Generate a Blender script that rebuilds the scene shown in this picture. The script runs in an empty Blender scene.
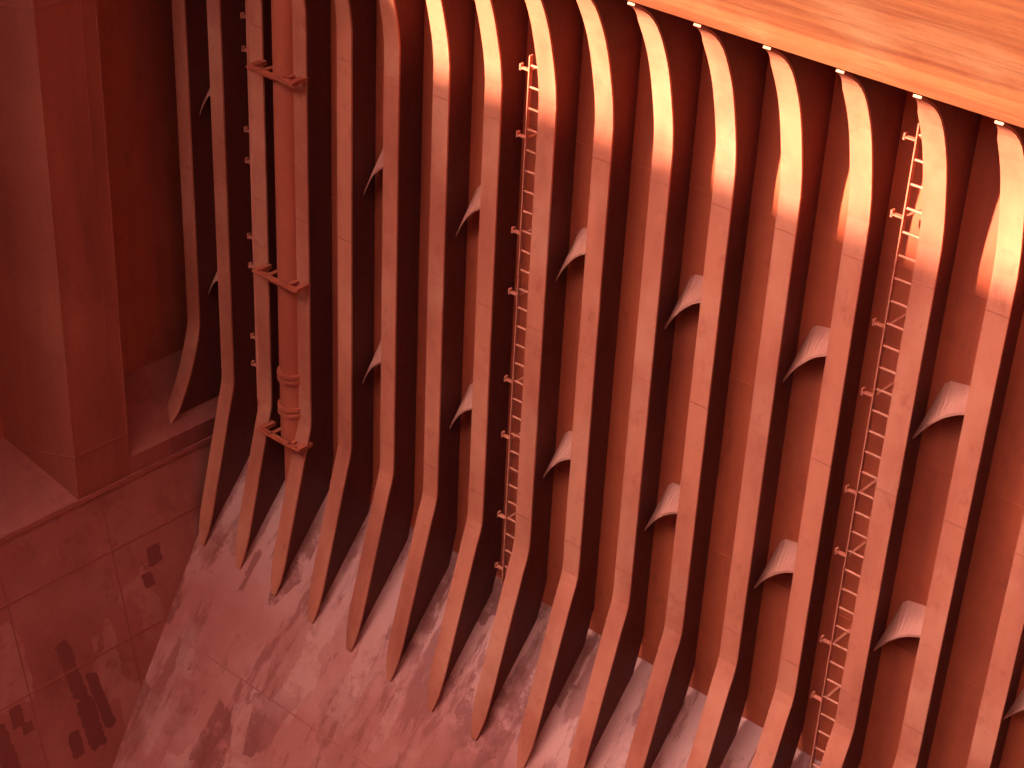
import bpy, math, random
from mathutils import Vector, Matrix
random.seed(4)
D=14.5; ZF=1.5
def W(x,y,z): return Vector((x*D,y*D,(z+ZF)*D))
def lin(c):
    o=[]
    for v in c:
        v/=255.0
        o.append(v/12.92 if v<=0.04045 else ((v+0.055)/1.055)**2.4)
    return (*o,1)
scene=bpy.context.scene
scene.view_settings.view_transform='Standard'

# ---------------- materials ----------------
def paint(name,base,dark,light,streak=(1,1,.12),sc=1.2,lightamt=.35,rough=.62,bump=.25,wear=None,wearamt=.5,wearscale=(1,1,1),wt=.54,wsoft=.05,rot=0,speck=.35,cells=None,pale_z=None):
    m=bpy.data.materials.new(name); m.use_nodes=True
    nt=m.node_tree; N=nt.nodes; L=nt.links; bs=N['Principled BSDF']
    tc=N.new('ShaderNodeTexCoord')
    def coord(scl):
        src=tc.outputs['Object']
        if rot:
            m0=N.new('ShaderNodeMapping'); m0.inputs['Rotation'].default_value=(rot,0,0)
            L.new(src,m0.inputs['Vector']); src=m0.outputs['Vector']
        mp=N.new('ShaderNodeMapping'); mp.inputs['Scale'].default_value=scl
        L.new(src,mp.inputs['Vector']); return mp.outputs['Vector']
    def noise(scale,scl,detail=6,ro=.6):
        n=N.new('ShaderNodeTexNoise'); n.inputs['Scale'].default_value=scale
        n.inputs['Detail'].default_value=detail; n.inputs['Roughness'].default_value=ro
        L.new(coord(scl),n.inputs['Vector']); return n.outputs['Fac']
    def ramp(f,a,b):
        r=N.new('ShaderNodeMapRange'); r.inputs['From Min'].default_value=a; r.inputs['From Max'].default_value=b
        L.new(f,r.inputs['Value']); return r.outputs['Result']
    def mul(f,k):
        r=N.new('ShaderNodeMath'); r.operation='MULTIPLY'
        L.new(f,r.inputs[0])
        if isinstance(k,(int,float)): r.inputs[1].default_value=k
        else: L.new(k,r.inputs[1])
        return r.outputs[0]
    def mix(f,a,b):
        x=N.new('ShaderNodeMix'); x.data_type='RGBA'
        L.new(f,x.inputs['Factor'])
        for s,v in ((x.inputs[6],a),(x.inputs[7],b)):
            if isinstance(v,tuple): s.default_value=v
            else: L.new(v,s)
        return x.outputs[2]
    c=mix(mul(ramp(noise(sc,streak),.42,.68),.8),lin(base),lin(dark))
    c=mix(mul(ramp(noise(.6,(1,1,1),5),.5,.75),lightamt),c,lin(light))
    c=mix(mul(ramp(noise(5.5,tuple(.5+.5*s for s in streak),8,.7),.56,.70),speck),c,lin(dark))
    if pale_z:  # blends to the pale tone with rising height
        sx=N.new('ShaderNodeSeparateXYZ'); L.new(tc.outputs['Object'],sx.inputs[0])
        c=mix(mul(ramp(sx.outputs['Z'],pale_z[0],pale_z[1]),pale_z[2]),c,lin(light))
    if wear:
        c=mix(mul(ramp(noise(1.1,wearscale,9,.72),wt,wt+wsoft),wearamt),c,lin(wear))
    if cells:
        for k,(scl,th,amt,col) in enumerate(cells):
            v=N.new('ShaderNodeTexVoronoi'); v.distance='CHEBYCHEV'; v.inputs['Scale'].default_value=1
            v.inputs['Randomness'].default_value=.85
            wn=N.new('ShaderNodeTexNoise'); wn.inputs['Scale'].default_value=5; wn.inputs['Detail'].default_value=8; wn.inputs['Roughness'].default_value=.7
            L.new(tc.outputs['Object'],wn.inputs['Vector'])
            ad=N.new('ShaderNodeVectorMath'); ad.operation='MULTIPLY_ADD'; ad.inputs[1].default_value=(.35,.35,.35)
            L.new(wn.outputs['Color'],ad.inputs[0]); L.new(coord(scl),ad.inputs[2])
            L.new(ad.outputs[0],v.inputs['Vector'])
            sp=N.new('ShaderNodeSeparateColor'); L.new(v.outputs['Color'],sp.inputs[0])
            reg=ramp(noise(.30,(1+k*.3,1,1),4),.44,.56)
            brk=ramp(noise(3.0,(1,1,1),8,.75),.38,.50)
            c=mix(mul(mul(mul(ramp(sp.outputs[0],th,th+.02),reg),brk),amt),c,lin(col))
    L.new(c,bs.inputs['Base Color'])
    fine=noise(14,(1,1,.5),6)
    L.new(ramp(fine,.2,.9),bs.inputs['Roughness'])
    rr=bs.inputs['Roughness'].links[0].from_node
    rr.inputs['To Min'].default_value=rough-.12; rr.inputs['To Max'].default_value=rough+.15
    b=N.new('ShaderNodeBump'); b.inputs['Strength'].default_value=bump; b.inputs['Distance'].default_value=.02
    L.new(noise(2.5,(1,1,1),8,.6),b.inputs['Height']); L.new(b.outputs[0],bs.inputs['Normal'])
    return m
RH=-math.atan(1.22)
M_hull=paint('red_oxide_hull_paint',(186,76,46),(130,42,28),(202,94,60),speck=.5)
M_web=paint('red_oxide_web_shade',(100,36,29),(74,28,23),(112,46,39))  # red oxide darkened: shade on the webs put into the colour
M_rib=paint('red_oxide_frame_paint',(188,97,73),(146,62,46),(208,128,103),streak=(1,1,.3),lightamt=.6,speck=.55)
M_ribw=paint('frame_weld_paint',(170,82,62),(146,64,48),(186,104,82))
M_brk=paint('pale_bracket_paint',(186,108,92),(162,84,70),(202,128,112),lightamt=.6)  # paler red over the whole bracket
M_bulk=paint('bulkhead_paint',(164,70,51),(116,43,32),(180,90,67),sc=.8,speck=.5)
M_stool=paint('stool_paint',(152,68,57),(124,48,40),(172,92,81),streak=(1,1,1),sc=.7,lightamt=.5,wear=(126,48,39),wearamt=.55,cells=[((.0,1.6,.7),.80,.45,(180,102,90))])
M_hop=paint('worn_hopper_paint',(168,82,72),(144,60,50),(202,128,119),streak=(1,.25,1),sc=.9,lightamt=.45,wear=(128,48,38),wearamt=.7,wearscale=(1.9,.45,1),wt=.52,wsoft=.05,rot=RH,pale_z=(5.4,6.6,.75),
   cells=[((2.2,.8,.0),.66,.6,(192,118,108)),((3.4,1.3,.0),.64,.75,(118,42,33))])
M_top=paint('topside_paint',(204,114,72),(160,66,40),(230,162,124),streak=(.10,1.6,1.6),sc=2.4,lightamt=.7,wear=(150,62,36),wearamt=.7,wearscale=(.18,1.8,1.8),wt=.51,wsoft=.12,speck=.5)
M_pipe=paint('pipe_paint',(176,76,52),(140,50,36),(190,94,70))
M_lad=paint('ladder_paint',(194,104,80),(156,70,54),(204,124,102))
M_patch=paint('touch_up_paint',(118,42,34),(104,36,30),(130,52,44))
M_weld=paint('weld_paint',(146,60,48),(128,48,38),(156,72,60))
M_hweld=paint('hopper_weld_paint',(156,72,60),(138,56,46),(170,90,78))
M_far=paint('grey_coaming_paint',(78,62,56),(66,50,44),(92,76,70))

# ---------------- mesh helper ----------------
class MB:
    def __init__(s): s.v=[];s.f=[];s.m=[];s.sm=[]
    def add(s,vs,fs,mi=0,sm=False):
        o=len(s.v); s.v+= [Vector(v) for v in vs]
        for f in fs: s.f.append([i+o for i in f]); s.m.append(mi); s.sm.append(sm)
    def box(s,c,ax,h,mi=0):
        c=Vector(c); A=[Vector(a).normalized()*k for a,k in zip(ax,h)]
        vs=[c+A[0]*i+A[1]*j+A[2]*k for i in(-1,1) for j in(-1,1) for k in(-1,1)]
        s.add(vs,[(0,1,3,2),(4,6,7,5),(0,4,5,1),(2,3,7,6),(0,2,6,4),(1,5,7,3)],mi)
    def bar(s,a,b,w,t,up=(0,1,0),mi=0):
        a=Vector(a);b=Vector(b);d=(b-a); u=Vector(up); n=d.cross(u).normalized(); u2=n.cross(d).normalized()
        s.box((a+b)/2,(d,n,u2),(d.length/2,w/2,t/2),mi)
    def cyl(s,a,b,r,n=12,mi=0,r2=None):
        a=Vector(a);b=Vector(b);d=(b-a).normalized(); r2=r if r2 is None else r2
        u=d.orthogonal().normalized(); w=d.cross(u)
        vs=[]
        for p,rr in((a,r),(b,r2)):
            for i in range(n):
                t=2*math.pi*i/n; vs.append(p+u*math.cos(t)*rr+w*math.sin(t)*rr)
        s.add(vs,[(i,(i+1)%n,n+(i+1)%n,n+i) for i in range(n)],mi,True)
        s.add(vs,[tuple(range(n))[::-1],tuple(range(n,2*n))],mi)
    def obj(s,name,mats):
        me=bpy.data.meshes.new(name); me.from_pydata([tuple(v) for v in s.v],[],s.f)
        for m in mats: me.materials.append(m)
        for p,mi,sm in zip(me.polygons,s.m,s.sm): p.material_index=mi; p.use_smooth=sm
        me.update()
        import bmesh
        bm=bmesh.new(); bm.from_mesh(me); bmesh.ops.recalc_face_normals(bm,faces=bm.faces); bm.to_mesh(me); bm.free()
        o=bpy.data.objects.new(name,me); scene.collection.objects.link(o); return o
def slab(mb,pts,off,mi=0):
    n=len(pts); off=Vector(off)
    vs=[Vector(p) for p in pts]+[Vector(p)+off for p in pts]
    fs=[tuple(range(n)),tuple(range(n,2*n))[::-1]]+[(i,(i+1)%n,n+(i+1)%n,n+i) for i in range(n)]
    mb.add(vs,fs,mi)

HY=1.033; HZ=-1.005; SL=1.22; XL=-1.30; XR=.12; YN=-.12
def hopY(z): return HY if z>HZ else HY-(HZ-z)/SL
def hopZ(y): return HZ-SL*(HY-y)
FZ=-1.5
# ---------------- shell ----------------
mb=MB()
slab(mb,[W(-1.6,HY,FZ),W(XR,HY,FZ),W(XR,HY,.02),W(-1.6,HY,.02)],(0,.05,0))
for z in (-.56,-.70,-.86,-.985):
    mb.box(W((-1.3+XR)/2,HY,z),((1,0,0),(0,1,0),(0,0,1)),((XR+1.3)*D/2,.010,.010),0)
mb.obj('wall_hull_side',[M_hull])
yb=HY-(HZ-FZ)/SL
mb=MB()
slab(mb,[W(-1.29,HY,HZ),W(XR,HY,HZ),W(XR,yb,FZ),W(-1.29,yb,FZ)],Vector((0,.6,-.8))*.05)
dirS=(W(0,yb,FZ)-W(0,HY,HZ)).normalized(); nrm=Vector((0,-SL,1)).normalized()
for y in (.90,.79):
    mb.box(W((-1.2+XR)/2,y,hopZ(y)),((1,0,0),dirS,nrm),((XR+1.2)*D/2,.010,.006),1)
for x in (-.88,-.58,-.28):
    mb.box((W(x,HY,HZ)+W(x,yb,FZ))/2,((1,0,0),dirS,nrm),(.010,(W(0,yb,FZ)-W(0,HY,HZ)).length/2,.006),1)
mb.obj('hopper_slope_plating',[M_hop,M_hweld])
mb=MB(); slab(mb,[W(-1.6,YN,FZ),W(XR,YN,FZ),W(XR,HY,FZ),W(-1.6,HY,FZ)],(0,0,-.1)); mb.obj('floor',[M_hop])
mb=MB(); slab(mb,[W(XR,YN,FZ),W(XR,HY,FZ),W(XR,HY,.30),W(XR,YN,.30)],(.1,0,0)); mb.obj('wall_sky_blocker',[M_far])  # unseen end wall, moved in and raised to block sky from the right
mb=MB(); slab(mb,[W(-1.6,YN,FZ),W(XR+.3,YN,FZ),W(XR+.3,YN,.094),W(-1.6,YN,.094)],(0,-.3,0)); mb.obj('wall_hatch_coaming',[M_far])

# topside tank
mb=MB()
ty,tz=.940,-.398
k1y,k1z=.914,-.374
prof=[(HY,tz),(ty,tz),(.934,-.3925),(.925,-.3835),(k1y,k1z),(.900,-.3630),(.60,-.3630+.300*.74),(.60,.02),(HY,.02)]
a=[W(-1.30,y,z) for y,z in prof]
slab(mb,a,((XR+1.30)*D,0,0))
mb.obj('topside_tank',[M_top])

# stool
mb=MB()
sx0,sz0=-1.234,-1.003; SS=.21
def stX(z): return sx0-SS*(z-sz0)
bt=FZ
slab(mb,[W(sx0,YN,sz0),W(stX(bt),YN,bt),W(-1.5,YN,bt),W(-1.5,YN,sz0)],(0,(HY-YN)*D,0))
sd=(W(stX(bt),0,bt)-W(sx0,0,sz0)).normalized(); sn=Vector((1,0,SS)).normalized()
mb.box(W(sx0,(HY+YN)/2,sz0),((0,1,0),sd,sn),((HY-YN)*D/2,.03,.02),1)
for z in (-1.065,-1.16):
    mb.box(W(stX(z),(HY+YN)/2,z),((0,1,0),sd,sn),((HY-YN)*D/2,.010,.007),1)
for y in (.86,.74,.62):
    mb.box((W(sx0,y,sz0)+W(stX(bt),y,bt))/2,((0,1,0),sd,sn),(.010,(W(stX(bt),0,bt)-W(sx0,0,sz0)).length/2,.006),1)
def blob(y,z,w,h,tilt):
    c=W(stX(z),y,z)+sn*.004; vs=[]
    L1=[];L2=[]
    m=16
    for i in range(m+1):
        t=-1+2*i/m
        L1.append((w/2*(1+random.uniform(-.14,.14)),t*h/2)); L2.append((-w/2*(1+random.uniform(-.14,.14)),t*h/2))
    e1=[(w/2*q,h/2*(1+random.uniform(0,.16))) for q in (.6,.3,0,-.3,-.6)]
    e0=[(w/2*q,-h/2*(1+random.uniform(0,.16))) for q in (-.6,-.3,0,.3,.6)]
    for sx,sy in L1+e1+L2[::-1]+e0:
        vs.append(c+Vector((0,1,0))*(sx+sy*tilt)+sd*sy)
    mb.add(vs,[tuple(range(len(vs)))],2)
for (y,z,w,h,t) in ((.702,-1.200,.26,.75,.1),(.722,-1.175,.20,.30,0),(.730,-1.191,.18,.16,0),(.788,-1.160,.22,.9,.12),(.796,-1.222,.28,.8,.1),(.812,-1.205,.18,.9,.15),(.905,-1.090,.24,.28,0),(.893,-1.112,.18,.22,.2),(.775,-1.235,.20,.4,0)):
    blob(y,z,w,h,t)
mb.obj('bulkhead_stool',[M_stool,M_weld,M_patch])

# corrugated bulkhead
mb=MB()
P=[(-1.297,HY),(-1.297,.934)]; y=.934
while y>YN:
    P+= [(-1.237,y-.035),(-1.237,y-.096),(-1.297,y-.131),(-1.297,y-.192)]; y-=.192
ztop=-.06
vs=[];fs=[]
for (x,y_) in P: vs+= [W(x,y_,sz0),W(x,y_,ztop)]
for i in range(len(P)-1): fs.append((2*i,2*i+2,2*i+3,2*i+1))
mb.add(vs,fs,0)
for zz in (-.52,-.955):
    for i in range(len(P)-1):
        if i>8: break
        mb.bar(W(P[i][0],P[i][1],zz),W(P[i+1][0],P[i+1][1],zz),.02,.02,up=(0,0,1),mi=1)
for i in (2,3):
    mb.bar(W(P[i][0],P[i][1],sz0),W(P[i][0],P[i][1],ztop),.02,.02,mi=0)
mb.bar(W(-1.237,.884,sz0),W(-1.237,.884,ztop),.014,.014,mi=1)
mb.obj('wall_corrugated_bulkhead',[M_bulk,M_weld])
# shedder plates
mb=MB()
def shed(y1,y2,lip,i1,i2):
    z0=sz0+lip; z1=sz0+.060+lip*.5
    slab(mb,[W(-1.237,y1,z0),W(-1.237,y2,z0),W(-1.298,i2,z1),W(-1.298,i1,z1)],(-.01,0,-.01))
    if lip: slab(mb,[W(-1.237,y1,sz0),W(-1.237,y2,sz0),W(-1.237,y2,z0),W(-1.237,y1,z0)],(-.02,0,0))
shed(HY,.899,.020,HY,.934)
y=.838
while y>YN:
    shed(y,y-.131,0,y-.035,y-.096); y-=.192
mb.obj('shedder_plates',[M_stool])
mb=MB(); mb.box(W(-1.42,(HY+YN)/2,ztop-.01),((1,0,0),(0,1,0),(0,0,1)),(.18*D,(HY-YN)*D/2,.01*D)); mb.obj('cross_deck',[M_bulk])

# ---------------- frames ----------------
def smooth(pts,n=5):
    out=[]
    for i in range(len(pts)-1):
        p0=pts[max(i-1,0)];p1=pts[i];p2=pts[i+1];p3=pts[min(i+2,len(pts)-1)]
        for k in range(n):
            t=k/n
            out.append(tuple(.5*((2*b)+(-a+c)*t+(2*a-5*b+4*c-d)*t*t+(-a+3*b-3*c+d)*t**3) for a,b,c,d in zip(p0,p1,p2,p3)))
    out.append(pts[-1]); return out
topc=smooth([(.9460,-.4010),(.9645,-.4145),(.9835,-.449),(.9960,-.493),(1.0,-.520)])
def bot(f):
    ey,ez=.957-.0098*f,-1.098-.012*f
    L_=lambda t:(1.0+(ey-1.0)*t,-.924+(ez+.924)*t)
    return [(1.0,-.919),(.9994,-.9265),(.9975,-.935)]+[L_(t) for t in (.12,.3,.5,.65,.8,.9,1)]
bot14=smooth([(1.0,-.875),(.997,-.892),(.985,-.93),(.968,-.965),(.953,-.984)])
mid=[(1.0,-.6),(1.0,-.7),(1.0,-.8)]
FW=.0168
def frame(Xr,prof,short=False):
    mb=MB(); xw=(Xr-.0069)*D; tw=.008
    n=len(prof); vs=[]
    for s in(-tw,tw):
        for i,(y,z) in enumerate(prof):
            hy=HY if short else hopY(z)
            vs.append(Vector((xw+s,y*D,(z+ZF)*D))); vs.append(Vector((xw+s,max(hy,y)*D,((z if i else -.3985)+ZF)*D)))
    fs=[]
    for o in(0,2*n):
        for i in range(n-1): fs.append((o+2*i,o+2*i+1,o+2*i+3,o+2*i+2))
    for i in range(n-1): fs.append((2*i,2*i+2,2*n+2*i+2,2*n+2*i))
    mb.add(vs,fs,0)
    acc=[0]
    for i in range(1,n): acc.append(acc[-1]+math.dist(prof[i],prof[i-1])*D)
    tot=acc[-1]; vs=[]; th=.028
    for i,(y,z) in enumerate(prof):
        a=prof[max(i-1,0)];b=prof[min(i+1,n-1)]
        t=Vector((0,b[0]-a[0],b[1]-a[1])).normalized(); nn=Vector((0,t.z,-t.y))
        if nn.y>0: nn=-nn
        s=acc[i]; kk=min(1,.34+.66*(s/.45))*min(1,.36+.64*((tot-s)/.36))
        c=Vector((xw,y*D,(z+ZF)*D))
        for q in (Vector((-(FW-.0069)*D*kk,0,0)),Vector((.0069*D*kk,0,0))):
            vs.append(c+q); vs.append(c+q+nn*th)
    fs=[]
    for i in range(n-1):
        a=4*i;b=4*i+4
        fs+=[(a,a+2,b+2,b),(a+1,b+1,b+3,a+3),(a,b,b+1,a+1),(a+2,a+3,b+3,b+2)]
    fs+=[(0,1,3,2),(4*n-4,4*n-2,4*n-1,4*n-3)]
    mb.add(vs,fs,1)
    for z in (-.548,-.712,-.895):
        mb.box(W(Xr-FW/2,1.0,z)+Vector((0,-th,0)),((1,0,0),(0,1,0),(0,0,1)),(FW*D/2,.004,.008),2)
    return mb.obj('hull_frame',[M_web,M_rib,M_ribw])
S=.0546
def XR_k(k): return -.4865-S*k if k<14 else -1.2445
for k in range(13,-11,-1): frame(XR_k(k),topc+mid+bot(max(0,min(1,(12-k)/5))))
frame(XR_k(14),topc+mid+bot14,True)

# ---------------- tripping brackets ----------------
def fin(k,z):
    xr=XR_k(k)-.0069; mb=MB()
    T=Vector((-S+.0012,1.018,-.062)); A=Vector((-.043,HY-.0005,-.017)); C=Vector((-.0012,HY-.0005,-.010)); Dd=Vector((-.0012,1.0,-.013))
    n=16; top=[];fr=[]
    ctrl=Vector((-.030,1.007,-.020))
    for i in range(n+1):
        t=i/n
        if t<.6: q=C.lerp(A,t/.6)
        else: q=A.lerp(T,(t-.6)/.4)
        top.append(q);fr.append(Dd*(1-t)**2+ctrl*2*t*(1-t)+T*t*t)
    vs=[]
    for q,f in zip(top,fr): vs+= [W(xr+q.x,q.y,z+q.z),W(xr+f.x,f.y,z+f.z)]
    m=len(vs); vs+= [v+Vector((.008,0,-.026)) for v in vs]
    fs=[]
    for i in range(n):
        fs+=[(2*i,2*i+1,2*i+3,2*i+2),(m+2*i,m+2*i+2,m+2*i+3,m+2*i+1),(2*i+1,m+2*i+1,m+2*i+3,2*i+3)]
    fs.append((0,m,m+1,1))
    mb.add(vs,fs,0); mb.obj('tripping_bracket',[M_brk])
for k in (13,9,7,5,3,1,-1,-3,-5):
    fin(k,-.612); fin(k,-.800)

# ---------------- ladders ----------------
def ladder(k,z1,z2):
    mb=MB(); xr=XR_k(k)-FW-.0002; xl=xr-.018; Y=1.008
    for x in (xl,xr):
        mb.bar(W(x,Y,z1),W(x,Y,z2),.014,.055)
    z=z1-.008
    while z>z2:
        mb.cyl(W(xl,Y,z),W(xr,Y,z),.014,8); z-=.25/D
    z=z1-.012;i=0
    while z>z2:
        mb.bar(W(xl,Y,z),W(xl,HY,z),.03,.010,up=(0,0,1)); mb.bar(W(xr,Y,z),W(xr+.006,HY,z),.03,.010,up=(0,0,1))
        mb.bar(W(xl-.009,Y,z),W(xl,Y,z),.05,.016,up=(0,0,1))
        mb.bar(W(xl-.009,Y,z-.002),W(xl-.009,Y,z+.003),.02,.05)
        z-=(.082 if i%2 else .055); i+=1
    mb.obj('ladder',[M_lad])
ladder(0,-.445,-1.0); ladder(6,-.492,-.985); ladder(-6,-.445,-1.0)
# conduit beside the pipe
mb=MB(); x=XR_k(12)-FW-.002
mb.cyl(W(x,1.0,-.41),W(x,1.0,-.925),.035,12)
z=-.44;i=0
while z>-.925:
    mb.bar(W(x-.008,1.0,z),W(x+.002,1.0,z),.05,.016,up=(0,0,1)); mb.bar(W(x-.008,1.0,z-.002),W(x-.008,1.0,z+.003),.02,.05)
    mb.bar(W(x,1.0,z),W(x,HY,z),.05,.012,up=(0,0,1))
    z-=(.075 if i%2 else .03); i+=1
mb.obj('conduit',[M_lad])

# ---------------- pipe ----------------
mb=MB(); px=-1.114; py=1.0; R=.165
mb.cyl(W(px,py,-.41),W(px,py,-.945),R,32)
mb.cyl(W(px,py,-.945),W(px,py,-1.040),R*.72,28)
mb.cyl(W(px,py,-.943),W(px,py,-.950),R,28,r2=R*.72)
for z in (-.875,-.881,-.911,-.917): mb.cyl(W(px,py,z-.0016),W(px,py,z+.0016),R+.035,32)
for z in (-.579,-.775,-.944):
    xa=px-.030; xb=XR_k(11)+.001
    mb.bar(W(xa,.984,z),W(xb,.984,z),.09,.02,up=(0,0,1))
    mb.bar(W(xa,.984,z-.001),W(xb,.984,z-.001),.012,.08,up=(0,0,1))
    for x in (xa+.003,xb-.003): mb.bar(W(x,.984,z),W(x,1.0,z),.08,.06,up=(0,0,1))
    for x in (px-.014,px+.012): mb.bar(W(x,.982,z),W(x,HY,z),.06,.02,up=(0,0,1))
    for x in (xa+.006,px-.014,px+.012,xb-.006): mb.cyl(W(x,.984,z-.003),W(x,.984,z+.003),.02,8)
mb.obj('vent_pipe',[M_pipe])

# ---------------- light ----------------
sd_=Vector((.35,1,-.55)).normalized()
su=bpy.data.lights.new('sun','SUN'); su.energy=32; su.angle=math.radians(1.6); su.color=(1,.88,.60)
so=bpy.data.objects.new('sun',su); scene.collection.objects.link(so)
so.rotation_euler=sd_.to_track_quat('-Z','Y').to_euler(); so.location=(-10,-10,40)
w=bpy.data.worlds.new('sky'); scene.world=w; w.use_nodes=True
N=w.node_tree.nodes; L=w.node_tree.links; bg=N['Background']
tc=N.new('ShaderNodeTexCoord'); dp=N.new('ShaderNodeVectorMath'); dp.operation='DOT_PRODUCT'
g=Vector((-.80,-.40,.48)).normalized(); dp.inputs[1].default_value=g
L.new(tc.outputs['Generated'],dp.inputs[0])
mr=N.new('ShaderNodeMapRange'); mr.inputs['From Min'].default_value=0.18; mr.inputs['From Max'].default_value=1
L.new(dp.outputs['Value'],mr.inputs['Value'])
mx=N.new('ShaderNodeMix'); mx.data_type='RGBA'; mx.inputs[6].default_value=(.16,.19,.23,1); mx.inputs[7].default_value=(5.6,5.5,5.2,1)
L.new(mr.outputs['Result'],mx.inputs['Factor']); L.new(mx.outputs[2],bg.inputs['Color']); bg.inputs['Strength'].default_value=4.3

# ---------------- camera ----------------
cam=bpy.data.cameras.new('camera'); co=bpy.data.objects.new('camera',cam); scene.collection.objects.link(co)
r=Vector((.7460,.6645,.0447)).normalized(); f=Vector((-.5554,.6577,-.5090)); f=(f-f.dot(r)*r).normalized(); u=r.cross(f)
mt=Matrix(((r.x,u.x,-f.x,0),(r.y,u.y,-f.y,0),(r.z,u.z,-f.z,0),(0,0,0,1)))
co.matrix_world=Matrix.Translation(W(0,0,0))@mt
cam.sensor_width=36; cam.lens=1845/1024*36; cam.clip_end=500
scene.camera=co
